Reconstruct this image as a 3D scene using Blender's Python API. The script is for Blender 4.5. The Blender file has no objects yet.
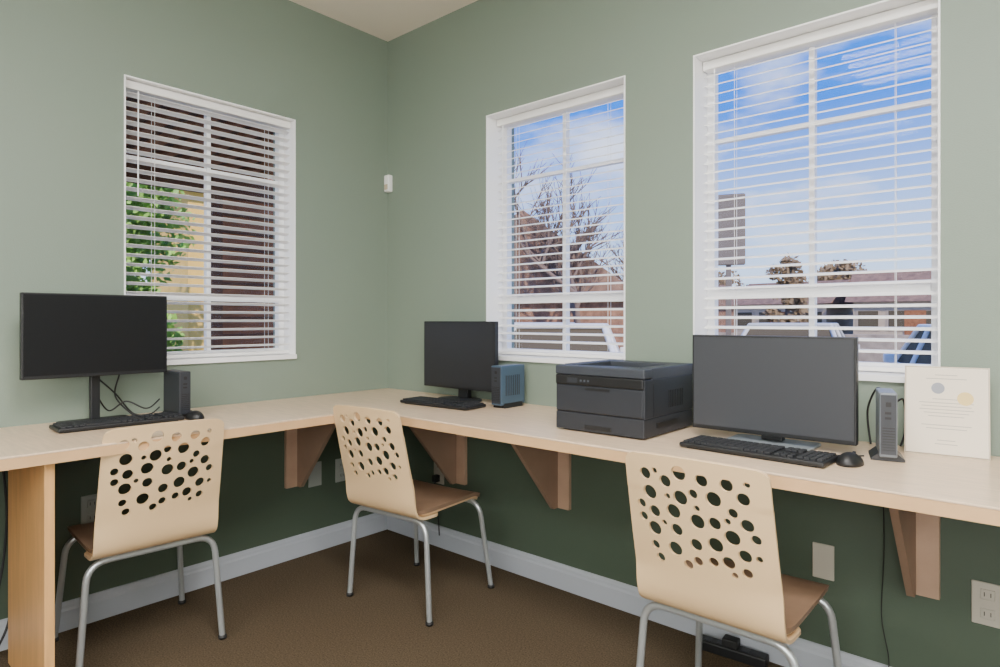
import bpy, bmesh, math, random
from mathutils import Vector, Matrix
random.seed(7)
S = bpy.context.scene
COL = S.collection

# ---------------------------------------------------------------- materials
def mat(name, col, rough=0.5, metal=0.0, noise=0.0, nscale=40, bump=0.0, bscale=200, spec=0.5, stretch=None):
    m = bpy.data.materials.new(name); m.use_nodes = True
    nt = m.node_tree; b = nt.nodes['Principled BSDF']
    b.inputs['Base Color'].default_value = (*col, 1)
    b.inputs['Roughness'].default_value = rough
    b.inputs['Metallic'].default_value = metal
    b.inputs['Specular IOR Level'].default_value = spec
    tc = nt.nodes.new('ShaderNodeTexCoord')
    src = tc.outputs['Object']
    if stretch:
        mp = nt.nodes.new('ShaderNodeMapping'); mp.inputs['Scale'].default_value = stretch
        nt.links.new(src, mp.inputs[0]); src = mp.outputs[0]
    if noise > 0:
        n = nt.nodes.new('ShaderNodeTexNoise'); n.inputs['Scale'].default_value = nscale
        n.inputs['Detail'].default_value = 4
        nt.links.new(src, n.inputs['Vector'])
        r = nt.nodes.new('ShaderNodeValToRGB')
        r.color_ramp.elements[0].position = 0.3; r.color_ramp.elements[1].position = 0.7
        r.color_ramp.elements[0].color = (*[c*(1-noise) for c in col], 1)
        r.color_ramp.elements[1].color = (*[min(1, c*(1+noise)) for c in col], 1)
        nt.links.new(n.outputs['Fac'], r.inputs[0]); nt.links.new(r.outputs[0], b.inputs['Base Color'])
    if bump > 0:
        n2 = nt.nodes.new('ShaderNodeTexNoise'); n2.inputs['Scale'].default_value = bscale
        nt.links.new(src, n2.inputs['Vector'])
        bp = nt.nodes.new('ShaderNodeBump'); bp.inputs['Strength'].default_value = bump
        bp.inputs['Distance'].default_value = 0.004
        nt.links.new(n2.outputs['Fac'], bp.inputs['Height']); nt.links.new(bp.outputs[0], b.inputs['Normal'])
    return m

def srgb(r, g, b):
    f = lambda c: ((c/255)/12.92 if c/255 <= 0.04045 else (((c/255)+0.055)/1.055)**2.4)
    return (f(r), f(g), f(b))

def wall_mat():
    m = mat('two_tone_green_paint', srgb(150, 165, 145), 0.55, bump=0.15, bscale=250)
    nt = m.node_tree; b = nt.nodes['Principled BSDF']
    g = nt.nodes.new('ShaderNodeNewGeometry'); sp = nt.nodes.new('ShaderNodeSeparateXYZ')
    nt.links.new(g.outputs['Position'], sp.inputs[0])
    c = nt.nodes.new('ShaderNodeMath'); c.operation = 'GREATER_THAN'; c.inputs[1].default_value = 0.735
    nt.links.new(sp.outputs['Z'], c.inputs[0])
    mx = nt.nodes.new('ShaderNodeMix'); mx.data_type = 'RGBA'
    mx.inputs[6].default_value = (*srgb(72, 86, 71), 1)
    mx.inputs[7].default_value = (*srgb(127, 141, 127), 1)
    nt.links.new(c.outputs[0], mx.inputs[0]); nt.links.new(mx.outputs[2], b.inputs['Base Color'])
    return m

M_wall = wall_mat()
M_ceil = mat('ceiling_paint', srgb(244, 234, 220), 0.8, bump=0.2, bscale=120)
M_carpet = mat('brown_carpet', srgb(86, 74, 58), 0.95, noise=0.45, nscale=190, bump=0.6, bscale=420, spec=0.1)
M_trim = mat('white_trim', srgb(240, 240, 238), 0.4)
M_base = mat('baseboard_paint', srgb(172, 178, 186), 0.45)
M_vinyl = mat('white_vinyl', srgb(250, 250, 250), 0.35)
M_slat = mat('blind_slat_white', srgb(246, 244, 240), 0.45)
M_birch = mat('birch_laminate', srgb(222, 196, 166), 0.30, noise=0.10, nscale=7, stretch=(1.5, 12, 1))
M_edge = mat('birch_edge', srgb(208, 168, 122), 0.45, noise=0.06, nscale=12)
M_panel = mat('birch_panel', srgb(214, 164, 104), 0.45, noise=0.1, nscale=9, stretch=(6, 6, 0.6))
M_brack = mat('bracket_wood', srgb(146, 120, 100), 0.5, noise=0.08, nscale=10)
M_brackc = mat('bracket_cleat_wood', srgb(180, 150, 126), 0.5, noise=0.08, nscale=10)
M_shell = mat('cream_chair_plastic', srgb(222, 190, 146), 0.36)
M_seat = mat('brown_seat_veneer', srgb(134, 108, 86), 0.5, noise=0.08, nscale=18)
M_metal = mat('silver_powdercoat', srgb(186, 192, 194), 0.28, metal=0.6)
M_rub = mat('black_rubber', srgb(28, 28, 28), 0.6)
M_black = mat('black_plastic', srgb(24, 25, 27), 0.45)
M_key = mat('keycap_black', srgb(36, 38, 42), 0.55)
M_dgray = mat('dark_gray_plastic', srgb(44, 47, 53), 0.45)
M_ptop = mat('printer_cover_plastic', srgb(54, 58, 65), 0.5)
M_pbody = mat('printer_body_plastic', srgb(40, 43, 49), 0.5)
M_mgray = mat('mid_gray_plastic', srgb(76, 82, 90), 0.45)
M_sgray = mat('silver_gray_plastic', srgb(104, 110, 116), 0.4)
M_lgray = mat('light_gray_plastic', srgb(130, 138, 144), 0.45)
M_scrD = mat('screen_dark', srgb(24, 25, 27), 0.35, spec=0.25)
M_scrM = mat('screen_mid_reflect', srgb(42, 43, 46), 0.35, spec=0.3)  # gray lifted in the base colour for the room reflected in the screen
M_scrL = mat('screen_light_reflect', srgb(62, 64, 68), 0.4, spec=0.3)  # lighter gray again, reflection of the room put into the colour
M_bluebox = mat('blue_gray_plastic', srgb(64, 84, 102), 0.4)
M_plate = mat('outlet_plate_gray', srgb(150, 156, 150), 0.4)
M_plate2 = mat('outlet_plate_almond', srgb(182, 178, 164), 0.4)
M_paper = mat('certificate_paper', srgb(234, 222, 202), 0.6)
M_seal = mat('gold_seal', srgb(228, 200, 130), 0.5)
M_ink = mat('printed_ink', srgb(178, 168, 156), 0.6)
M_emb = mat('emblem_ink', srgb(150, 152, 160), 0.6)
M_acr = mat('acrylic_edge', srgb(190, 174, 150), 0.2)
M_cord = mat('cable_black', srgb(20, 20, 22), 0.5)

def glass_mat():
    m = bpy.data.materials.new('window_glass'); m.use_nodes = True
    nt = m.node_tree; nt.nodes.clear()
    o = nt.nodes.new('ShaderNodeOutputMaterial'); t = nt.nodes.new('ShaderNodeBsdfTransparent')
    g = nt.nodes.new('ShaderNodeBsdfGlossy'); g.inputs['Roughness'].default_value = 0.05
    mx = nt.nodes.new('ShaderNodeMixShader'); mx.inputs[0].default_value = 0.008
    nt.links.new(t.outputs[0], mx.inputs[1]); nt.links.new(g.outputs[0], mx.inputs[2]); nt.links.new(mx.outputs[0], o.inputs[0])
    return m
M_glass = glass_mat()

# ---------------------------------------------------------------- helpers
def empty(name, loc=(0, 0, 0), rz=0):
    e = bpy.data.objects.new(name, None); COL.objects.link(e)
    e.location = loc; e.rotation_euler = (0, 0, rz); e.empty_display_size = 0.1
    return e

def obj(name, me, m=None, parent=None, smooth=False):
    o = bpy.data.objects.new(name, me); COL.objects.link(o)
    if m is not None and len(me.materials) == 0: me.materials.append(m)
    if parent: o.parent = parent
    if smooth:
        for p in me.polygons: p.use_smooth = True
    return o

def bm_box(bm, lo, hi, bev=0.0, mi=0):
    lo, hi = Vector(lo), Vector(hi)
    r = bmesh.ops.create_cube(bm, size=1)
    vs = r['verts']
    for v in vs:
        v.co = Vector(((lo[i]+hi[i])/2 + v.co[i]*(hi[i]-lo[i])) for i in range(3))
    fs = set(f for v in vs for f in v.link_faces)
    for f in fs: f.material_index = mi
    if bev > 0:
        es = list(set(e for v in vs for e in v.link_edges))
        rr = bmesh.ops.bevel(bm, geom=es, offset=bev, segments=2, affect='EDGES', profile=0.5)
        for f in rr['faces']: f.material_index = mi

def boxes(name, lst, m, parent=None, bev=0.0):
    bm = bmesh.new()
    for it in lst:
        lo, hi = it[0], it[1]
        bm_box(bm, lo, hi, bev, it[2] if len(it) > 2 else 0)
    me = bpy.data.meshes.new(name); bm.to_mesh(me); bm.free()
    return obj(name, me, m, parent)

def prism(name, pts, axis, a, b, m, parent=None, bev=0.0):
    bm = bmesh.new()
    def mk(p, t):
        if axis == 'x': return (t, p[0], p[1])
        if axis == 'y': return (p[0], t, p[1])
        return (p[0], p[1], t)
    A = [bm.verts.new(mk(p, a)) for p in pts]; B = [bm.verts.new(mk(p, b)) for p in pts]
    bm.faces.new(A); bm.faces.new(B[::-1])
    n = len(pts)
    for i in range(n): bm.faces.new((A[i], B[i], B[(i+1) % n], A[(i+1) % n]))
    bmesh.ops.recalc_face_normals(bm, faces=bm.faces)
    if bev > 0: bmesh.ops.bevel(bm, geom=list(bm.edges), offset=bev, segments=2, affect='EDGES', profile=0.5)
    me = bpy.data.meshes.new(name); bm.to_mesh(me); bm.free()
    return obj(name, me, m, parent)

def fillet(pts, r, n=6):
    pts = [Vector(p) for p in pts]; out = [pts[0]]
    for i in range(1, len(pts)-1):
        a, p, c = pts[i-1], pts[i], pts[i+1]
        d1 = (a-p); d2 = (c-p); rr = min(r, d1.length*0.45, d2.length*0.45)
        s = p + d1.normalized()*rr; e = p + d2.normalized()*rr
        for k in range(n+1):
            t = k/n; out.append(s*(1-t)**2 + p*2*t*(1-t) + e*t*t)
    out.append(pts[-1]); return out

def smoothpath(pts, n=8):
    pts = [Vector(p) for p in pts]; P = [pts[0]]+pts+[pts[-1]]; out = []
    for i in range(1, len(P)-2):
        for k in range(n):
            t = k/n; a, b, c, d = P[i-1], P[i], P[i+1], P[i+2]
            out.append(0.5*((2*b)+(c-a)*t+(2*a-5*b+4*c-d)*t*t+(3*b-a-3*c+d)*t**3))
    out.append(pts[-1]); return out

def tube(name, paths, r, m, parent=None, res=4):
    if not isinstance(paths[0], list): paths = [paths]
    cu = bpy.data.curves.new(name+'_c', 'CURVE'); cu.dimensions = '3D'
    cu.bevel_depth = r; cu.bevel_resolution = res; cu.use_fill_caps = True
    for pts in paths:
        sp = cu.splines.new('POLY'); sp.points.add(len(pts)-1)
        for i, p in enumerate(pts):
            rad = p[3] if len(p) > 3 else 1
            sp.points[i].co = (p[0], p[1], p[2], 1); sp.points[i].radius = rad
    tmp = bpy.data.objects.new('tmp', cu); COL.objects.link(tmp)
    dg = bpy.context.evaluated_depsgraph_get()
    me = bpy.data.meshes.new_from_object(tmp.evaluated_get(dg))
    bpy.data.objects.remove(tmp)
    me.name = name
    me.materials.clear()
    return obj(name, me, m, parent, smooth=True)

def cyl(name, c, r, h, m, parent=None, axis='z', seg=32, r2=None, bev=0):
    bm = bmesh.new()
    bmesh.ops.create_cone(bm, cap_ends=True, segments=seg, radius1=r, radius2=r if r2 is None else r2, depth=h)
    if bev > 0:
        bmesh.ops.bevel(bm, geom=[e for e in bm.edges if any(len(f.verts) > 4 for f in e.link_faces)], offset=bev, segments=2, affect='EDGES')
    R = {'z': Matrix(), 'x': Matrix.Rotation(math.pi/2, 4, 'Y'), 'y': Matrix.Rotation(-math.pi/2, 4, 'X')}[axis]
    bmesh.ops.transform(bm, matrix=Matrix.Translation(c) @ R, verts=bm.verts)
    me = bpy.data.meshes.new(name); bm.to_mesh(me); bm.free()
    o = obj(name, me, m, parent)
    for p in me.polygons: p.use_smooth = len(p.vertices) <= 4
    return o

# ---------------------------------------------------------------- room
H = 2.605; RX = 4.7; RY = -4.3; T = 0.2
ZB, ZT = 0.945, 2.055
W2 = (0.717, 1.441); W3 = (1.715, 2.440); W1 = (-1.275, -0.548)
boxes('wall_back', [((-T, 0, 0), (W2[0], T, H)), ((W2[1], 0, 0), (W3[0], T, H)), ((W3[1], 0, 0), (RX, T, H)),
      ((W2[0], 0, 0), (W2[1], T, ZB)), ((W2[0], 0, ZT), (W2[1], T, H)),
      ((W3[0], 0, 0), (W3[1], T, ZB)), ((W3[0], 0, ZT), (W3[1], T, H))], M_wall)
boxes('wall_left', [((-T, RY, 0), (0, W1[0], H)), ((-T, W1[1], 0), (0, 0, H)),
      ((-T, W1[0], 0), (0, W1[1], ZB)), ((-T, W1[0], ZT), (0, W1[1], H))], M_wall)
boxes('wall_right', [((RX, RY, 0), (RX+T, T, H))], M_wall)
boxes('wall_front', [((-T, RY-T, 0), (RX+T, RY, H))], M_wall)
boxes('floor', [((-T, RY-T, -0.1), (RX+T, T, 0))], M_carpet)
boxes('ceiling', [((-T, RY-T, H), (RX+T, T, H+0.12))], M_ceil)
def baseboard(name, axis, a, b, at, sgn):
    prof = [(0, 0), (0.016, 0), (0.016, 0.07), (0.012, 0.078), (0.011, 0.088), (0.006, 0.097), (0, 0.1)]
    if axis == 'x': prism(name, [(at+sgn*p[0], p[1]) for p in prof], 'x', a, b, M_base)
    else: prism(name, [(at+sgn*p[0], p[1]) for p in prof], 'y', a, b, M_base)
baseboard('baseboard_back', 'x', 0.0, RX, 0, -1)
baseboard('baseboard_left', 'y', RY, -0.0, 0, 1)
baseboard('baseboard_front', 'x', 0.0, RX, RY, 1)
baseboard('baseboard_right', 'y', RY, -0.0, RX, -1)

# ---------------------------------------------------------------- windows
def window(name, loc, rz, w, h, tilt, sd, spacing, yc, yf=0.115, rail=0.265, munt=0.82):
    e = empty(name, loc, rz)
    c = 0.006
    boxes('jamb_liner', [((0, -0.004, 0), (c, 0.17, h)), ((w-c, -0.004, 0), (w, 0.17, h)),
                     ((c, -0.004, h-c), (w-c, 0.17, h)), ((0, -0.014, -0.012), (w, 0.17, 0.008))], M_vinyl, e, 0.001)
    s = 0.028; y0, y1 = yf, yf+0.035
    a, b = c, w-c; z0, z1 = 0.008, h-c
    boxes('sash_frame', [((a, y0, z0), (a+s, y1, z1)), ((b-s, y0, z0), (b, y1, z1)), ((a+s, y0, z0), (b-s, y1, z0+s)),
                         ((a+s, y0, z1-s), (b-s, y1, z1)), ((a+s, y0-0.006, rail-0.014), (b-s, y1, rail+0.014)),
                         ((w/2-0.009, y0, z0+s), (w/2+0.009, y1-0.005, z1-s)),
                         ((a+s, y0+0.004, munt-0.008), (b-s, y1-0.006, munt+0.008))], M_vinyl, e, 0.0015)
    boxes('glass_pane', [((a+s, yf+0.020, z0+s), (b-s, yf+0.023, z1-s))], M_glass, e)
    bl = empty('blind', (0, 0, 0)); bl.parent = e
    boxes('headrail', [((a+0.004, yc-0.022, z1-0.033), (b-0.004, yc+0.022, z1-0.002))], M_slat, bl, 0.002)
    bm = bmesh.new(); z = z1-0.05
    while z > z0+0.035:
        seg = 4; prev = None
        for k in range(seg+1):
            t = k/seg-0.5; yy = t*sd; zz = 0.0018*(1-4*t*t)
            y = yc+yy*math.cos(tilt)-zz*math.sin(tilt); zz2 = z+yy*math.sin(tilt)+zz*math.cos(tilt)
            cur = [bm.verts.new((a+0.004, y, zz2)), bm.verts.new((b-0.004, y, zz2)),
                   bm.verts.new((b-0.004, y, zz2-0.0018)), bm.verts.new((a+0.004, y, zz2-0.0018))]
            if prev:
                for i in range(4): bm.faces.new((prev[i], prev[(i+1) % 4], cur[(i+1) % 4], cur[i]))
            else: bm.faces.new(cur)
            prev = cur
        bm.faces.new(prev[::-1]); z -= spacing
    bmesh.ops.recalc_face_normals(bm, faces=bm.faces)
    me = bpy.data.meshes.new('slats'); bm.to_mesh(me); bm.free(); obj('slats', me, M_slat, bl)
    boxes('bottom_rail', [((a+0.006, yc-0.014, z0+0.004), (b-0.006, yc+0.014, z0+0.018))], M_slat, bl, 0.002)
    cords = []
    for fx in (0.16, 0.84):
        for yy in (yc-sd*0.5-0.001, yc+sd*0.5+0.001):
            cords.append([(a+(b-a)*fx, yy, z1-0.04), (a+(b-a)*fx, yy, z0+0.01)])
    tube('ladder_cords', cords, 0.0008, M_slat, bl, 1)
    tube('tilt_wand', [[(a+0.05, yc-0.03, z1-0.04), (a+0.048, yc-0.032, z1-0.45)]], 0.0025, M_vinyl, bl, 2)
    return e
hw = ZT-ZB
window('window_1', (0, W1[0], ZB), math.pi/2, W1[1]-W1[0], hw, math.radians(-16), 0.032, 0.037, 0.045, yf=0.09)
window('window_2', (W2[0], 0, ZB), 0, W2[1]-W2[0], hw, math.radians(22), 0.020, 0.035, 0.080, yf=0.105)
window('window_3', (W3[0], 0, ZB), 0, W3[1]-W3[0], hw, math.radians(24), 0.020, 0.035, 0.080, yf=0.105)

# ---------------------------------------------------------------- desk
DZ = 0.75; DD = 0.585; TH = 0.036
desk = empty('corner_desk', (0, 0, 0))
DY = -2.75; DX = 3.7
prism('desk_top', [(0.002, -0.002), (DX, -0.002), (DX, -DD), (DD, -DD), (DD, DY), (0.002, DY)], 'z', DZ-0.006, DZ, M_birch, desk, 0.0015)
prism('edge_band', [(0.002, -0.002), (DX-0.001, -0.002), (DX-0.001, -DD+0.001), (DD-0.001, -DD+0.001), (DD-0.001, DY), (0.002, DY)], 'z', DZ-TH, DZ-0.006, M_edge, desk)
boxes('support_panel', [((0.125, -1.655, 0), (0.555, -1.63, DZ-TH))], M_panel, desk, 0.002)
boxes('end_panel', [((0.03, DY+0.01, 0), (0.555, DY+0.035, DZ-TH))], M_panel, desk, 0.002)
boxes('side_panel', [((DX-0.04, -0.555, 0), (DX-0.015, -0.03, DZ-TH))], M_panel, desk, 0.002)
def bracket(where, p):
    zt = DZ-TH; zb = 0.335
    if where == 'b':
        prism('gusset', [(-0.001, zt), (-0.345, zt), (-0.345, zt-0.02), (-0.045, zb), (-0.001, zb)], 'x', p, p+0.02, M_brack, desk, 0.001)
        boxes('cleat', [((p+0.02, -0.02, zb), (p+0.075, -0.001, zt))], M_brackc, desk, 0.001)
    else:
        prism('gusset', [(0.001, zt), (0.345, zt), (0.345, zt-0.02), (0.045, zb), (0.001, zb)], 'y', p-0.02, p, M_brack, desk, 0.001)
        boxes('cleat', [((0.001, p-0.075, zb), (0.02, p-0.02, zt))], M_brackc, desk, 0.001)
for p in (0.52, 1.115, 2.365, 3.2): bracket('b', p)
bracket('l', -0.53)

# ---------------------------------------------------------------- chairs
def chair_back_mesh():
    prof = [(-0.337, 0.794), (-0.314, 0.69), (-0.288, 0.58), (-0.264, 0.49), (-0.249, 0.43), (-0.230, 0.395), (-0.19, 0.379), (-0.10, 0.375)]
    sp = smoothpath([(0, y, z) for y, z in prof], 9)
    L = [0]
    for i in range(1, len(sp)): L.append(L[-1]+(sp[i]-sp[i-1]).length)
    N = 48; pts = []
    for k in range(N+1):
        s = L[-1]*(k/N)**1.15
        j = min(max(i for i in range(len(L)) if L[i] <= s+1e-9), len(L)-2)
        t = (s-L[j])/(L[j+1]-L[j]); pts.append((s, sp[j].lerp(sp[j+1], t)))
    bm = bmesh.new(); NU = 28; rows = []
    for s, p in pts:
        W = 0.174+0.008*min(1, s/0.36); r = 0.024
        w = W if s >= r else W-r+math.sqrt(max(0, r*r-(r-s)**2))
        sb = L[-1]-s
        if sb < 0.02: w -= 0.02-sb
        row = []
        for i in range(NU+1):
            u = -1+2*i/NU; x = u*w
            cur = 0.014*(x/W)**2 * max(0, min(1, (p.z-0.40)/0.1))
            row.append(bm.verts.new((x, p.y+cur, p.z - (0.006*(x/W)**2 if s < 0.1 else 0))))
        rows.append(row)
    for a, b in zip(rows, rows[1:]):
        for i in range(NU): bm.faces.new((a[i], a[i+1], b[i+1], b[i]))
    bmesh.ops.recalc_face_normals(bm, faces=bm.faces)
    me = bpy.data.meshes.new('bs'); bm.to_mesh(me); bm.free()
    o = bpy.data.objects.new('bs', me); COL.objects.link(o)
    so = o.modifiers.new('s', 'SOLIDIFY'); so.thickness = 0.009; so.offset = 0
    rnd = random.Random(19); circ = []
    for r, n in ((0.0180, 10), (0.0150, 12), (0.0115, 11), (0.0075, 8)):
        c = 0; tries = 0
        while c < n and tries < 20000:
            tries += 1
            x = rnd.uniform(-0.140, 0.140); z = rnd.uniform(0.525, 0.756)
            if z < 0.555 and r > 0.012: continue
            if z < 0.565 and abs(x) > 0.12: continue
            if all((x-a)**2+(z-b)**2 > (r+q+0.0065)**2 for a, b, q in circ):
                circ.append((x, z, r)); c += 1
    bm = bmesh.new()
    for x, z, r in circ:
        bmesh.ops.create_cone(bm, cap_ends=True, segments=24, radius1=r, radius2=r, depth=0.3,
                              matrix=Matrix.Translation((x, -0.32, z)) @ Matrix.Rotation(math.pi/2, 4, 'X'))
    mc = bpy.data.meshes.new('cut'); bm.to_mesh(mc); bm.free()
    oc = bpy.data.objects.new('cut', mc); COL.objects.link(oc)
    bo = o.modifiers.new('b', 'BOOLEAN'); bo.operation = 'DIFFERENCE'; bo.object = oc; bo.solver = 'EXACT'
    bpy.context.view_layer.update()
    dg = bpy.context.evaluated_depsgraph_get()
    out = bpy.data.meshes.new_from_object(o.evaluated_get(dg))
    bpy.data.objects.remove(o); bpy.data.objects.remove(oc)
    out.materials.clear(); out.materials.append(M_shell); out.name = 'perforated_back'
    for p in out.polygons: p.use_smooth = True
    try: out.set_sharp_from_angle(angle=math.radians(35))
    except Exception: pass
    return out
BACK = chair_back_mesh()

def seat_mesh(name, w, y0, y1, zt, th, m):
    bm = bmesh.new(); NU = NV = 22; top = []; bot = []
    cy = (y0+y1)/2; hy = (y1-y0)/2
    for j in range(NV+1):
        tr = []; br = []
        for i in range(NU+1):
            u = -1+2*i/NU; v = -1+2*j/NV
            n = 7.0
            k = (abs(u)**n+abs(v)**n)**(1/n); mx = max(abs(u), abs(v)); f = mx/k if k > 0 else 1
            x = u*f*w; y = cy+v*f*hy
            z = zt-0.010*(1-(u*f)**2)*(1-(v*f)**2) - (0.028*max(0, v*f-0.55)**2/0.2)
            tr.append(bm.verts.new((x, y, z))); br.append(bm.verts.new((x*0.985, cy+(y-cy)*0.985, z-th)))
        top.append(tr); bot.append(br)
    for j in range(NV):
        for i in range(NU):
            bm.faces.new((top[j][i], top[j][i+1], top[j+1][i+1], top[j+1][i]))
            bm.faces.new((bot[j][i], bot[j+1][i], bot[j+1][i+1], bot[j][i+1]))
    def ring(g): return g[0]+[g[j][NU] for j in range(1, NV)]+g[NV][::-1]+[g[j][0] for j in range(NV-1, 0, -1)]
    a, b = ring(top), ring(bot)
    for i in range(len(a)): bm.faces.new((a[i], b[i], b[(i+1) % len(a)], a[(i+1) % len(a)]))
    bmesh.ops.recalc_face_normals(bm, faces=bm.faces)
    me = bpy.data.meshes.new(name); bm.to_mesh(me); bm.free(); me.materials.append(m)
    for p in me.polygons: p.use_smooth = True
    try: me.set_sharp_from_angle(angle=math.radians(40))
    except Exception: pass
    return me
SEAT = seat_mesh('seat', 0.184, -0.238, 0.185, 0.410, 0.015, M_seat)
SHELL = seat_mesh('seat_shell', 0.178, -0.215, 0.175, 0.395, 0.010, M_shell)
def chair(loc, rz):
    e = empty('perforated_back_chair', loc, rz)
    obj('perforated_back', BACK, None, e); obj('seat', SEAT, None, e); obj('seat_shell', SHELL, None, e)
    zz = 0.366
    rear = fillet([(-0.214, -0.205, 0.006), (-0.188, -0.195, zz), (0.188, -0.195, zz), (0.214, -0.205, 0.006)], 0.06)
    front = fillet([(-0.208, 0.185, 0.006), (-0.180, 0.14, zz-0.004), (0.180, 0.14, zz-0.004), (0.208, 0.185, 0.006)], 0.06)
    tube('rear_legs', [rear], 0.0102, M_metal, e); tube('front_legs', [front], 0.0102, M_metal, e)
    tube('under_seat_rails', [[(-0.12, -0.19, zz+0.004), (-0.12, 0.14, zz+0.004)], [(0.12, -0.19, zz+0.004), (0.12, 0.14, zz+0.004)]], 0.009, M_metal, e)
    for i, (x, y) in enumerate(((-0.214, -0.205), (0.214, -0.205), (-0.208, 0.185), (0.208, 0.185))):
        cyl('foot_glide_%d' % (i+1), (x, y, 0.007), 0.014, 0.014, M_rub, e, seg=20, bev=0.002)
    return e
chair((2.046, -0.425, 0), math.radians(0))
chair((0.732, -0.400, 0), math.radians(6))
chair((0.272, -1.322, 0), math.radians(86))

# ---------------------------------------------------------------- electronics
def monitor(loc, rz, w, h, zbot, scr, style):
    e = empty('monitor', loc, rz)
    boxes('bezel', [((-w/2, -0.012, zbot), (w/2, 0.014, zbot+h))], M_black, e, 0.003)
    b = 0.006
    boxes('screen', [((-w/2+b, -0.0135, zbot+b*2), (w/2-b, -0.0115, zbot+h-b))], scr, e)
    boxes('rear_housing', [((-w*0.33, 0.012, zbot+0.05), (w*0.33, 0.034, zbot+h-0.06))], M_black, e, 0.008)
    if style == 'tall':
        boxes('neck', [((-0.015, 0.034, 0.01), (0.015, 0.056, zbot+h*0.6))], M_black, e, 0.003)
        prism('base_plate', [(-0.10, -0.04), (0.10, -0.04), (0.11, -0.03), (0.11, 0.07), (0.10, 0.08), (-0.10, 0.08), (-0.11, 0.07), (-0.11, -0.03)], 'z', 0, 0.012, M_black, e, 0.002)
    else:
        prism('neck', [(0.02, 0.01), (0.05, 0.01), (0.05, zbot+h*0.55), (0.03, zbot+h*0.55)], 'x', -0.03, 0.03, M_black, e, 0.003)
        if style == 'oval':
            pts = [(0.115*math.cos(a), 0.085*math.sin(a)) for a in [i*2*math.pi/40 for i in range(40)]]
        else:
            pts = [(-0.11, -0.075), (0.11, -0.075), (0.12, -0.06), (0.12, 0.08), (0.11, 0.09), (-0.11, 0.09), (-0.12, 0.08), (-0.12, -0.06)]
        prism('base_plate', pts, 'z', 0, 0.008, M_dgray if style == 'oval' else M_lgray, e, 0.002)
    return e
monitor((0.155, -1.405, DZ), math.radians(90), 0.447, 0.286, 0.168, M_scrD, 'tall')
monitor((0.658, -0.118, DZ), 0, 0.450, 0.305, 0.053, M_scrM, 'oval')
monitor((2.055, -0.245, DZ), 0, 0.458, 0.29, 0.028, M_scrL, 'plate')

def kb_mesh():
    bm = bmesh.new(); w, d = 0.385, 0.128
    bm_box(bm, (-w/2, -d/2, 0.003), (w/2, d/2, 0.016), 0.004, 0)
    bm_box(bm, (-w/2+0.02, d/2-0.02, 0), (-w/2+0.05, d/2-0.01, 0.004), 0, 0)
    bm_box(bm, (w/2-0.05, d/2-0.02, 0), (w/2-0.02, d/2-0.01, 0.004), 0, 0)
    bm_box(bm, (-w/2+0.02, -d/2+0.01, 0), (w/2-0.02, -d/2+0.02, 0.004), 0, 0)
    rows = 6; ph = (d-0.016)/rows
    for r in range(rows):
        y = -d/2+0.008+ph*r
        blocks = [(-w/2+0.008, 0.245, 14), (-w/2+0.262, 0.048, 3), (-w/2+0.318, 0.062, 4)]
        for bi, (x0, bw, n) in enumerate(blocks):
            kw = bw/n; i = 0
            while i < n:
                span = 1
                if bi == 0 and r == 0 and i == 4: span = 6
                if bi == 1 and r in (2, 3): i += 1; continue
                bm_box(bm, (x0+kw*i+0.0012, y+0.0012, 0.015), (x0+kw*(i+span)-0.0012, y+ph-0.0012, 0.0215), 0.0012, 1)
                i += span
    me = bpy.data.meshes.new('keyboard'); bm.to_mesh(me); bm.free()
    me.materials.append(M_black); me.materials.append(M_key); return me
KB = kb_mesh()
def keyboard(loc, rz):
    o = obj('keyboard', KB); o.location = loc; o.rotation_euler = (0, 0, rz)
keyboard((0.240, -1.365, DZ), math.radians(88))
keyboard((0.722, -0.287, DZ), math.radians(3))
keyboard((2.068, -0.396, DZ), math.radians(-3))

def mouse(loc, rz):
    bm = bmesh.new(); bmesh.ops.create_uvsphere(bm, u_segments=24, v_segments=14, radius=1)
    for v in bm.verts:
        x, y, z = v.co
        z = max(z, 0.0)
        v.co = (x*0.029*(1-0.1*y), y*0.048, 0.001+z*0.030*(1-0.25*y))
    bmesh.ops.remove_doubles(bm, verts=bm.verts, dist=0.0002)
    me = bpy.data.meshes.new('mouse'); bm.to_mesh(me); bm.free()
    e = empty('computer_mouse', loc, rz)
    obj('body', me, M_black, e, smooth=True)
    cyl('scroll_wheel', (0, 0.028, 0.024), 0.005, 0.006, M_dgray, e, 'x', 16)
mouse((2.292, -0.362, DZ), math.radians(-5))
mouse((0.300, -1.138, DZ), math.radians(90))

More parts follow.
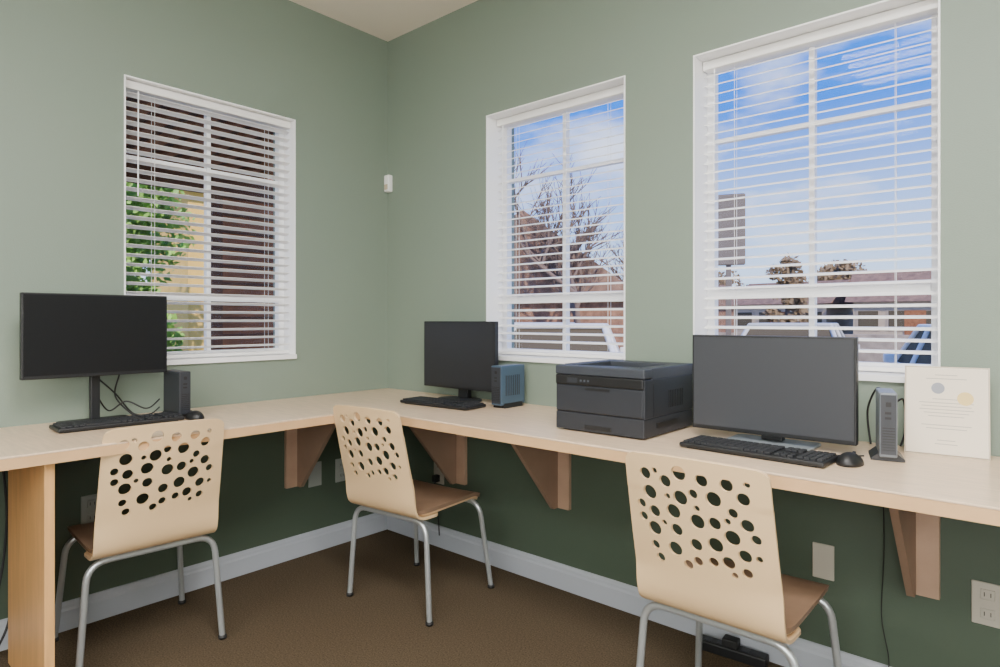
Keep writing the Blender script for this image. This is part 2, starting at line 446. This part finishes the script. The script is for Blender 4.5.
def minipc(loc, rz, m, w=0.042, d=0.15, h=0.172, foot=True):
    e = empty('mini_desktop_computer', loc, rz)
    boxes('case', [((-w/2, -d/2, 0.012), (w/2, d/2, h))], m, e, 0.004)
    boxes('front_panel', [((-w/2+0.003, -d/2-0.001, 0.02), (w/2-0.003, -d/2+0.001, h-0.006))], M_dgray, e)
    boxes('front_grille', [((-w/2+0.006, -d/2-0.0015, 0.03+i*0.007), (w/2-0.006, -d/2+0.001, 0.033+i*0.007)) for i in range(9)], M_black, e)
    boxes('ports', [((-0.008, -d/2-0.002, 0.11), (0.006, -d/2+0.001, 0.116)), ((-0.008, -d/2-0.002, 0.123), (0.006, -d/2+0.001, 0.129)),
                    ((-0.006, -d/2-0.002, 0.142), (0.006, -d/2+0.001, 0.154))], M_rub, e)
    boxes('side_vents', [((w/2-0.001, -d/2+0.03+i*0.012, 0.05), (w/2+0.0012, -d/2+0.034+i*0.012, h-0.04)) for i in range(8)], M_dgray, e)
    k = 0.018 if foot else 0.004
    prism('stand', [(-w/2-k, 0), (w/2+k, 0), (w/2+k, 0.006), (w/2+0.002, 0.02), (-w/2-0.002, 0.02), (-w/2-k, 0.006)], 'y', -d*0.38, d*0.38, M_black, e, 0.001)
minipc((0.175, -1.150, DZ), math.radians(90), M_dgray)
minipc((0.955, -0.125, DZ), 0, M_bluebox, w=0.055, d=0.155, h=0.175, foot=False)
minipc((2.345, -0.215, DZ), math.radians(14), M_sgray, w=0.040, d=0.13, h=0.178)

def printer(loc):
    e = empty('laser_printer', loc)
    w, d = 0.328, 0.34; x0, x1, y0, y1 = -w/2, w/2, -d/2, d/2
    boxes('feet', [((x0+0.02, y0+0.02, 0), (x0+0.06, y0+0.05, 0.008)), ((x1-0.06, y0+0.02, 0), (x1-0.02, y0+0.05, 0.008)),
                   ((x0+0.02, y1-0.05, 0), (x0+0.06, y1-0.02, 0.008)), ((x1-0.06, y1-0.05, 0), (x1-0.02, y1-0.02, 0.008))], M_rub, e)
    boxes('paper_tray', [((x0+0.001, y0, 0.005), (x1-0.001, y1, 0.062))], M_pbody, e, 0.003)
    boxes('tray_handle', [((-0.05, y0-0.002, 0.012), (0.05, y0+0.01, 0.026))], M_black, e, 0.002)
    boxes('body', [((x0, y0+0.002, 0.0625), (x1, y1, 0.182))], M_pbody, e, 0.003)
    boxes('front_door', [((x0+0.004, y0-0.003, 0.066), (x1-0.004, y0+0.012, 0.150))], M_pbody, e, 0.003)
    boxes('door_grip', [((-0.045, y0-0.004, 0.138), (0.045, y0-0.002, 0.147))], M_black, e)
    boxes('control_panel', [((x0+0.002, y0-0.005, 0.153), (x1-0.002, y0+0.05, 0.184))], M_black, e, 0.004)
    boxes('display', [((x0+0.05, y0-0.0065, 0.160), (x0+0.09, y0-0.004, 0.176))], M_dgray, e)
    boxes('buttons', [((x0+0.10+i*0.014, y0-0.0065, 0.165), (x0+0.107+i*0.014, y0-0.004, 0.171)) for i in range(3)], M_mgray, e)
    z0, z1 = 0.180, 0.216
    boxes('top_cover', [((x0-0.001, y0+0.05, z0), (x0+0.045, y1, z1)), ((x1-0.045, y0+0.05, z0), (x1+0.001, y1, z1)),
                        ((x0+0.045, y1-0.07, z0), (x1-0.045, y1, z1)), ((x0+0.045, y0+0.05, z0), (x1-0.045, y1-0.07, z0+0.012))], M_ptop, e, 0.003)
    prism('output_ramp', [(y0+0.05, z0+0.012), (y1-0.07, z0+0.012), (y1-0.07, z0+0.018), (y0+0.09, z0+0.030), (y0+0.05, z0+0.030)], 'x', x0+0.047, x1-0.047, M_black, e)
    boxes('cover_lip', [((x0-0.001, y0-0.002, 0.185), (x1+0.001, y0+0.054, 0.214))], M_ptop, e, 0.004)
    boxes('side_vents', [((x1-0.001, y0+0.16+i*0.012, 0.085), (x1+0.0015, y0+0.165+i*0.012, 0.14)) for i in range(9)], M_black, e)
    boxes('side_grip', [((x1-0.001, y0+0.08, 0.03), (x1+0.0015, y0+0.22, 0.045))], M_black, e)
    boxes('side_seam', [((x1-0.001, y0+0.055, 0.066), (x1+0.001, y0+0.057, 0.168))], M_black, e)
printer((1.59, -0.262, DZ))

ce = empty('certificate', (2.462, -0.09, DZ), math.radians(6))
def tilted(name, pts_lo, pts_hi, m):
    o = boxes(name, [(pts_lo, pts_hi)], m, ce, 0.0005); o.rotation_euler = (math.radians(-7), 0, 0); return o
tilted('acrylic_sheet', (-0.094, 0.002, 0.001), (0.094, 0.005, 0.239), M_acr)
tilted('paper', (-0.090, 0.0, 0.004), (0.090, 0.0022, 0.235), M_paper)
bxs = []
for i, (ww, z) in enumerate([(0.05, 0.215), (0.09, 0.205), (0.06, 0.15), (0.12, 0.14), (0.11, 0.131), (0.12, 0.122), (0.10, 0.113), (0.08, 0.104), (0.11, 0.08), (0.09, 0.071), (0.04, 0.04), (0.05, 0.03)]):
    bxs.append(((-ww/2, -0.0006, z), (ww/2, 0.0002, z+0.0018)))
o = boxes('printed_lines', bxs, M_ink, ce); o.rotation_euler = (math.radians(-7), 0, 0)
o = cyl('seal', (-0.018, 0, 0.180), 0.015, 0.0016, M_emb, ce, 'y'); o.rotation_euler = (math.radians(-7), 0, 0)
o = cyl('gold_seal', (0.042, 0, 0.155), 0.018, 0.0016, M_seal, ce, 'y', 24); o.rotation_euler = (math.radians(-7), 0, 0)
boxes('stand_foot', [((-0.093, -0.01, 0), (0.093, 0.05, 0.003))], M_acr, ce)

def outlet(wall, p, z, m, plug=False, blank=False, w=0.07, h=0.115):
    if wall == 'b': e = empty('wall_outlet', (p, 0, z), 0)
    else: e = empty('wall_outlet', (0, p, z), math.radians(90))
    boxes('cover_plate', [((-w/2, -0.007, -h/2), (w/2, -0.0005, h/2))], m, e, 0.002)
    if not blank:
        for s in (0.026, -0.026):
            boxes('receptacle', [((-0.016, -0.009, s-0.014), (0.016, -0.006, s+0.014))], m, e, 0.002)
            boxes('slots', [((-0.008, -0.0095, s-0.005), (-0.006, -0.0085, s+0.006)), ((0.006, -0.0095, s-0.005), (0.008, -0.0085, s+0.006))], M_rub, e)
    if plug:
        boxes('plug', [((-0.014, -0.04, -0.045), (0.014, -0.009, -0.012))], M_cord, e, 0.003)
        tube('plug_cord', [smoothpath([(0, -0.03, -0.04), (0.0, -0.035, -0.1), (0.02, -0.03, -0.2), (0.03, -0.03, -0.30)])], 0.003, M_cord, e, 2)
outlet('b', 2.14, 0.363, M_plate2, blank=True, h=0.108, w=0.062); outlet('b', 2.545, 0.35, M_plate2)
outlet('b', 0.403, 0.365, M_plate2, plug=True)
outlet('l', -0.445, 0.37, M_plate, blank=True); outlet('l', -0.295, 0.365, M_plate); outlet('l', -1.383, 0.41, M_plate)
se = empty('motion_sensor', (0.024, 0, 1.835), math.radians(0))
boxes('housing', [((-0.020, -0.030, -0.042), (0.020, -0.0005, 0.048))], M_trim, se, 0.006)
boxes('lens', [((-0.013, -0.033, -0.030), (0.013, -0.029, -0.002))], M_acr, se, 0.002)

# cables
tube('monitor_cables', [smoothpath([(0.09, -1.395, DZ+0.10), (0.06, -1.345, DZ+0.03), (0.07, -1.29, DZ+0.06), (0.10, -1.23, DZ+0.03), (0.09, -1.18, DZ+0.06)]),
      smoothpath([(0.09, -1.385, DZ+0.15), (0.05, -1.32, DZ+0.09), (0.05, -1.26, DZ+0.01), (0.08, -1.21, DZ+0.005), (0.09, -1.18, DZ+0.03)]),
      smoothpath([(0.06, -1.31, DZ+0.16), (0.05, -1.32, DZ+0.08), (0.07, -1.27, DZ+0.01), (0.09, -1.25, DZ+0.006)])], 0.0028, M_cord)
tube('computer_cable', [smoothpath([(2.33, -0.14, DZ+0.15), (2.30, -0.08, DZ+0.17), (2.27, -0.05, DZ+0.10), (2.28, -0.06, DZ+0.004)]),
      smoothpath([(2.34, -0.14, DZ+0.12), (2.36, -0.06, DZ+0.14), (2.36, -0.03, DZ+0.05), (2.35, -0.04, DZ+0.004)])], 0.0028, M_cord)
tube('keyboard_cable', [smoothpath([(2.19, -0.318, DZ+0.01), (2.22, -0.30, DZ+0.004), (2.26, -0.28, DZ+0.004), (2.30, -0.25, DZ+0.004)])], 0.002, M_cord)
tube('hanging_cable', [smoothpath([(0.03, -1.62, 0.70), (0.05, -1.63, 0.5), (0.03, -1.61, 0.3), (0.05, -1.64, 0.1), (0.10, -1.70, 0.01)]),
      smoothpath([(0.04, -1.66, 0.70), (0.03, -1.64, 0.45), (0.05, -1.67, 0.2), (0.08, -1.74, 0.01)])], 0.004, M_cord)
tube('power_cord', [smoothpath([(2.30, -0.012, 0.70), (2.305, -0.012, 0.45), (2.30, -0.02, 0.25), (2.32, -0.03, 0.12), (2.30, -0.05, 0.008), (2.1, -0.08, 0.006), (2.01, -0.07, 0.01)])], 0.0014, M_cord)
ps = empty('power_strip', (1.88, -0.065, 0), math.radians(4))
boxes('body', [((-0.11, -0.024, 0), (0.11, 0.024, 0.034))], M_black, ps, 0.005)
boxes('sockets', [((-0.09+i*0.04, -0.014, 0.033), (-0.066+i*0.04, 0.014, 0.036)) for i in range(4)], M_dgray, ps)
boxes('adapter', [((-0.03, -0.02, 0.034), (0.02, 0.02, 0.06))], M_rub, ps, 0.004)

# unseen fill panels added on ceiling and walls to light the room
def emis(name, col, s):
    m = bpy.data.materials.new(name); m.use_nodes = True
    b = m.node_tree.nodes['Principled BSDF']; b.inputs['Base Color'].default_value = (1, 1, 1, 1)
    b.inputs['Emission Color'].default_value = (*col, 1); b.inputs['Emission Strength'].default_value = s; return m
M_em = emis('fill_diffuser', (1, 0.97, 0.94), 4)  # glow shared by the added fill panels
def ceil_fill(x, y, P):  # added fill source above the view, not a known ceiling fixture
    e = empty('ceiling_fill_panel', (x, y, H))
    boxes('frame', [((-0.62, -0.32, -0.03), (-0.6, 0.32, 0)), ((0.6, -0.32, -0.03), (0.62, 0.32, 0)), ((-0.6, -0.32, -0.03), (0.6, -0.3, 0)), ((-0.6, 0.3, -0.03), (0.6, 0.32, 0))], M_trim, e)
    boxes('diffuser', [((-0.6, -0.3, -0.02), (0.6, 0.3, -0.005))], M_em, e)
    l = bpy.data.lights.new('ceiling_fill_lamp', 'AREA'); l.shape = 'RECTANGLE'; l.size = 1.2; l.size_y = 0.6; l.energy = P; l.color = (1, 0.975, 0.95)
    lo = bpy.data.objects.new('ceiling_fill_lamp', l); COL.objects.link(lo); lo.parent = e; lo.location = (0, 0, -0.04)
ceil_fill(2.4, -1.75, 72); ceil_fill(3.3, -3.2, 54); ceil_fill(1.3, -3.2, 24)
def wall_fill(loc, rz, w, h, P):  # added glowing panel behind the camera, brightens the walls opposite
    e = empty('wall_fill_panel', loc, rz)
    boxes('diffuser', [((-w/2, 0.0, -h/2), (w/2, 0.03, h/2))], M_em, e, 0.004)
    l = bpy.data.lights.new('wall_fill_lamp', 'AREA'); l.shape = 'RECTANGLE'; l.size = w; l.size_y = h; l.energy = P; l.color = (1, 0.985, 0.97)
    lo = bpy.data.objects.new('wall_fill_lamp', l); COL.objects.link(lo); lo.parent = e; lo.location = (0, 0.04, 0)
    lo.rotation_euler = (math.radians(90), 0, 0)
wall_fill((3.2, RY, 1.45), 0, 1.8, 1.4, 46)
wall_fill((RX, -2.9, 1.45), math.radians(90), 1.6, 1.4, 14)

# ---------------------------------------------------------------- exterior
GZ = -0.45
M_asph = mat('asphalt', srgb(150, 148, 145), 0.9, noise=0.1, nscale=3)
M_conc = mat('concrete', srgb(205, 198, 186), 0.85, noise=0.06, nscale=5)
M_stone = mat('stone_wall', srgb(172, 152, 130), 0.9, noise=0.25, nscale=4)
M_brown = mat('brown_siding', srgb(152, 98, 66), 0.7, noise=0.2, nscale=6, spec=0.2)
M_brown2 = mat('brown_soffit', srgb(112, 76, 54), 0.7, noise=0.15, nscale=6, spec=0.2)
M_yel = mat('yellow_stucco', srgb(236, 190, 92), 0.85, noise=0.06, nscale=8)
M_roof = mat('brown_roof', srgb(132, 100, 82), 0.85, noise=0.3, nscale=3)
M_sign = mat('sign_gray_brown', srgb(116, 104, 94), 0.7, noise=0.1, nscale=6)
M_brick = mat('brick_house', srgb(136, 98, 76), 0.85, noise=0.35, nscale=5)
M_tan = mat('tan_house', srgb(186, 164, 138), 0.85, noise=0.08, nscale=4)
M_leaf = mat('leaf_green', srgb(140, 186, 84), 0.6, noise=0.4, nscale=4)
M_leaf2 = mat('leaf_autumn', srgb(132, 108, 78), 0.7, noise=0.3, nscale=1)
M_bark = mat('bark', srgb(118, 96, 82), 0.9, noise=0.2, nscale=6)
M_carW = mat('car_paint_white', srgb(232, 228, 222), 0.4)
M_carS = mat('car_paint_silver', srgb(196, 194, 190), 0.4)
M_carB = mat('car_paint_blue', srgb(90, 122, 156), 0.35)
M_cglass = mat('car_glass', srgb(92, 82, 66), 0.7, spec=0.03)
boxes('exterior_ground', [((-90, -30, GZ-0.2), (60, 110, GZ))], M_asph)
boxes('sidewalk', [((-1.5, 0.6, GZ), (20, 2.2, GZ+0.12))], M_conc)
boxes('retaining_wall', [((-7.5, 17, GZ), (30, 17.4, 0.72))], M_stone)

def car(loc, rz, m):
    e = empty('parked_car', loc, rz)
    prof = [(-2.2, 0.28), (-2.24, 0.55), (-2.15, 0.74), (-1.95, 0.84), (-1.1, 0.98), (1.6, 1.0), (2.1, 0.95), (2.22, 0.7), (2.2, 0.3), (1.75, 0.24), (-1.7, 0.24)]
    prism('body', prof, 'y', -0.88, 0.88, m, e, 0.05)
    bm = bmesh.new()
    lo = [(-1.15, 0.96), (1.85, 0.98)]; hi = [(-0.35, 1.46), (1.25, 1.47)]
    vb = [bm.verts.new((lo[0][0], -0.82, lo[0][1])), bm.verts.new((lo[1][0], -0.82, lo[1][1])), bm.verts.new((lo[1][0], 0.82, lo[1][1])), bm.verts.new((lo[0][0], 0.82, lo[0][1]))]
    vt = [bm.verts.new((hi[0][0], -0.62, hi[0][1])), bm.verts.new((hi[1][0], -0.62, hi[1][1])), bm.verts.new((hi[1][0], 0.62, hi[1][1])), bm.verts.new((hi[0][0], 0.62, hi[0][1]))]
    bm.faces.new(vb[::-1]); bm.faces.new(vt)
    for i in range(4): bm.faces.new((vb[i], vb[(i+1) % 4], vt[(i+1) % 4], vt[i]))
    me = bpy.data.meshes.new('cabin_glass'); bm.to_mesh(me); bm.free(); obj('cabin_glass', me, M_cglass, e)
    boxes('roof', [((-0.42, -0.66, 1.44), (1.32, 0.66, 1.51))], m, e, 0.03)
    P = []
    for s in (-1, 1):
        P += [[(-1.15, s*0.82, 0.96), (-0.35, s*0.63, 1.47)], [(1.85, s*0.82, 0.98), (1.25, s*0.63, 1.47)], [(0.45, s*0.83, 0.97), (0.4, s*0.63, 1.47)]]
    tube('pillars', P, 0.04, m, e, 2)
    for i, (x, s) in enumerate(((-1.4, -1), (-1.4, 1), (1.4, -1), (1.4, 1))):
        cyl('wheel_%d' % (i+1), (x, s*0.80, 0.33), 0.33, 0.2, M_rub, e, 'y', 28, bev=0.03)
        cyl('hub_%d' % (i+1), (x, s*0.895, 0.33), 0.2, 0.03, M_metal, e, 'y', 16)
    boxes('headlights', [((-2.24, -0.8, 0.6), (-2.1, -0.5, 0.74)), ((-2.24, 0.5, 0.6), (-2.1, 0.8, 0.74))], M_carW, e, 0.02)
    boxes('mirrors', [((-0.85, -1.0, 0.98), (-0.7, -0.84, 1.1)), ((-0.85, 0.84, 0.98), (-0.7, 1.0, 1.1))], m, e, 0.02)
car((2.1, 7.4, GZ), math.radians(-75), M_carW)
car((-0.9, 10.4, GZ), math.radians(-80), M_carS)
car((-3.2, 6.2, GZ), math.radians(-60), M_carW)
car((-6.2, 9.6, GZ), math.radians(-60), M_carS)
car((-8.6, 3.4, GZ), math.radians(80), M_carB)

def bare_tree(loc, height, seed, depth=5, spread=0.5, thick=0.024):
    rnd = random.Random(seed); paths = []
    def grow(p, d, L, r, k):
        pts = [(*p, r)]; q = p.copy(); dd = d.copy()
        for i in range(4):
            dd = (dd+Vector((rnd.uniform(-1, 1), rnd.uniform(-1, 1), rnd.uniform(-0.3, 0.6)))*0.12).normalized()
            q = q+dd*L/4; pts.append((*q, r*(1-0.11*(i+1))))
            if k > 0 and i >= 1:
                for _ in range(1 if i < 3 else 2):
                    nd = (dd+Vector((rnd.uniform(-1, 1), rnd.uniform(-1, 1), rnd.uniform(-0.2, 0.7)))*(spread+0.35)).normalized()
                    grow(q, nd, L*rnd.uniform(0.6, 0.8), r*0.6, k-1)
        paths.append(pts)
    grow(Vector((0, 0, 0)), Vector((0, 0, 1)), height*0.36, 1.0, depth)
    o = tube('bare_tree', paths, height*thick, M_bark, None, 0); o.location = loc
bare_tree((-8.0, 13.7, GZ), 6.4, 3)
bare_tree((-14, 28, GZ), 7.0, 8, 4)
bare_tree((-19, 40, GZ), 7.5, 12, 5)

def leafy(name, loc, h, rad, n, m, seed, z0=0.25, leaf=0.1):
    rnd = random.Random(seed); e = empty(name, loc)
    tube('trunk', [[(0, 0, 0, 1), (0.02, 0.02, h*0.5, 0.7), (0, 0, h*0.85, 0.3)]], h*0.03, M_bark, e, 2)
    bm = bmesh.new()
    cl = [(Vector((rnd.gauss(0, rad*0.4), rnd.gauss(0, rad*0.4), h*(z0+(1-z0)*rnd.random()**0.8*0.9))), rad*rnd.uniform(0.25, 0.5)) for _ in range(30)]
    for _ in range(n):
        c, r = rnd.choice(cl); d = Vector((rnd.gauss(0, 1), rnd.gauss(0, 1), rnd.gauss(0, 1))).normalized()*r*rnd.random()**0.4
        p = c+d; a = Vector((rnd.gauss(0, 1), rnd.gauss(0, 1), rnd.gauss(0, 1))).normalized()
        b = a.orthogonal().normalized(); s = leaf*rnd.uniform(0.6, 1.2)
        bm.faces.new([bm.verts.new(p+a*s), bm.verts.new(p+b*s*0.5), bm.verts.new(p-a*s), bm.verts.new(p-b*s*0.5)])
    me = bpy.data.meshes.new('foliage'); bm.to_mesh(me); bm.free(); obj('foliage', me, m, e)
leafy('green_tree', (-4.15, -0.02, GZ), 3.5, 0.85, 16000, M_leaf, 4, z0=0.05, leaf=0.05)
leafy('autumn_tree', (-7.4, 31.5, GZ), 4.9, 0.9, 2500, M_leaf2, 5, leaf=0.16)
leafy('autumn_tree', (-1.0, 49, GZ), 6.4, 2.2, 3000, M_leaf2, 6, leaf=0.25)
leafy('autumn_tree', (-11, 55, GZ), 6.6, 2.5, 3000, M_leaf2, 9, leaf=0.25)
leafy('autumn_tree', (-22, 57, GZ), 6.0, 3.0, 3000, M_leaf2, 10, leaf=0.25)

def house(name, loc, rz, w, d, hh, rh, mw, mr):
    e = empty(name, loc, rz)
    boxes('walls', [((-w/2, -d/2, 0), (w/2, d/2, hh))], mw, e)
    prism('roof', [(-d/2-0.4, hh), (0, hh+rh), (d/2+0.4, hh)], 'x', -w/2-0.4, w/2+0.4, mr, e, 0.02)
    bx = []
    for i in range(4):
        x = -w/2+w*(i+0.5)/4; bx.append(((x-0.5, -d/2-0.05, hh*0.4), (x+0.5, -d/2, hh*0.8)))
    boxes('house_windows', bx, M_cglass, e)
    boxes('window_trims', [((b[0][0]-0.1, -d/2-0.03, b[0][2]-0.1), (b[1][0]+0.1, -d/2+0.01, b[1][2]+0.1)) for b in bx], M_tan, e)
    boxes('front_door', [((-0.5, -d/2-0.06, 0), (0.5, -d/2, 2.1))], M_brown, e)
house('brick_house', (-14.5, 17.5, GZ), math.radians(140), 9, 8, 2.3, 3.0, M_brick, M_roof)
house('tan_house', (-3.2, 42, GZ), math.radians(5), 6, 6, 2.6, 1.9, M_tan, M_roof)
house('tan_house', (-10.5, 44, GZ), math.radians(-6), 6, 6, 2.6, 1.6, M_tan, M_roof)
house('brick_house', (5, 46, GZ), 0, 9, 8, 2.8, 2.2, M_brick, M_roof)
house('brick_house', (-22, 48, GZ), 0, 9, 8, 2.6, 1.8, M_brick, M_roof)
ss = empty('street_sign', (-1.95, 9.76, GZ), math.radians(20))
boxes('post', [((-0.05, -0.05, 0), (0.05, 0.05, 3.9))], M_sign, ss, 0.01)
boxes('sign_board', [((-0.30, -0.09, 2.6), (0.30, -0.05, 3.95))], M_sign, ss, 0.03)
po = empty('timber_porch', (0, 0, 0))
boxes('soffit', [((-2.4, -2.6, 2.32), (-0.22, 0.55, 2.40))], M_brown2, po)
boxes('soffit_battens', [((-2.4, -2.6+i*0.16, 2.28), (-0.22, -2.54+i*0.16, 2.32)) for i in range(20)], M_brown, po)
boxes('side_wall', [((-2.45, 0.16, GZ), (-2.35, 0.95, 2.32))], M_brown, po)
boxes('wall_battens', [((-2.35, 0.16, 0.0+i*0.14), (-2.33, 0.95, 0.02+i*0.14)) for i in range(16)], M_brown2, po)
boxes('corner_post', [((-2.42, 0.10, GZ), (-2.3, 0.18, 2.32)), ((-2.42, -2.6, GZ), (-2.3, -2.5, 2.32)), ((-2.4, -2.6, 2.12), (-2.32, 0.95, 2.3))], M_brown2, po)
yh = empty('stucco_building', (-5.9, 1.9, GZ), 0)
boxes('walls', [((-0.6, -0.75, 0), (0.6, 1.2, 3.2))], M_yel, yh)
boxes('eave', [((-0.8, -0.95, 3.2), (0.8, 1.3, 3.35))], M_roof, yh)
boxes('shop_window', [((0.6, 0.5, 1.0), (0.63, 1.0, 2.2))], M_cglass, yh)

# ---------------------------------------------------------------- world + sun
w = bpy.data.worlds.new('sky'); S.world = w; w.use_nodes = True
nt = w.node_tree; nt.nodes.clear()
out = nt.nodes.new('ShaderNodeOutputWorld'); bg = nt.nodes.new('ShaderNodeBackground'); nt.links.new(bg.outputs[0], out.inputs[0])
tc = nt.nodes.new('ShaderNodeTexCoord'); sp = nt.nodes.new('ShaderNodeSeparateXYZ'); nt.links.new(tc.outputs['Generated'], sp.inputs[0])
rp = nt.nodes.new('ShaderNodeValToRGB'); nt.links.new(sp.outputs['Z'], rp.inputs[0])
rp.color_ramp.elements[0].position = 0.0; rp.color_ramp.elements[0].color = (0.62, 0.80, 1.0, 1)
rp.color_ramp.elements[1].position = 0.30; rp.color_ramp.elements[1].color = (0.010, 0.17, 0.80, 1)
mp = nt.nodes.new('ShaderNodeMapping'); mp.inputs['Scale'].default_value = (1, 1, 2.6); mp.inputs['Location'].default_value = (3.1, 1.7, 0.4); nt.links.new(tc.outputs['Generated'], mp.inputs[0])
nz = nt.nodes.new('ShaderNodeTexNoise'); nz.inputs['Scale'].default_value = 4.2; nz.inputs['Detail'].default_value = 7; nt.links.new(mp.outputs[0], nz.inputs['Vector'])
cr = nt.nodes.new('ShaderNodeValToRGB'); cr.color_ramp.elements[0].position = 0.52; cr.color_ramp.elements[1].position = 0.82
nt.links.new(nz.outputs['Fac'], cr.inputs[0])
mx = nt.nodes.new('ShaderNodeMix'); mx.data_type = 'RGBA'; mx.inputs[7].default_value = (0.9, 0.95, 1, 1)
nt.links.new(cr.outputs[0], mx.inputs[0]); nt.links.new(rp.outputs[0], mx.inputs[6])
nt.links.new(mx.outputs[2], bg.inputs[0]); bg.inputs[1].default_value = 2.2
sun = bpy.data.lights.new('sun', 'SUN'); sun.energy = 6.0; sun.angle = 0.01; sun.color = (1, 0.93, 0.84)
so = bpy.data.objects.new('sun', sun); COL.objects.link(so)
so.rotation_euler = Vector((-0.68, 0.38, -0.62)).to_track_quat('-Z', 'Y').to_euler()

# ---------------------------------------------------------------- camera
cam = bpy.data.cameras.new('camera'); cam.sensor_width = 36; cam.lens = 22.64; cam.shift_y = -0.0135; cam.clip_start = 0.02; cam.clip_end = 500
co = bpy.data.objects.new('camera', cam); COL.objects.link(co)
co.location = (2.672, -2.139, 1.114); co.rotation_euler = (math.radians(90), 0, math.radians(41.2))
S.camera = co
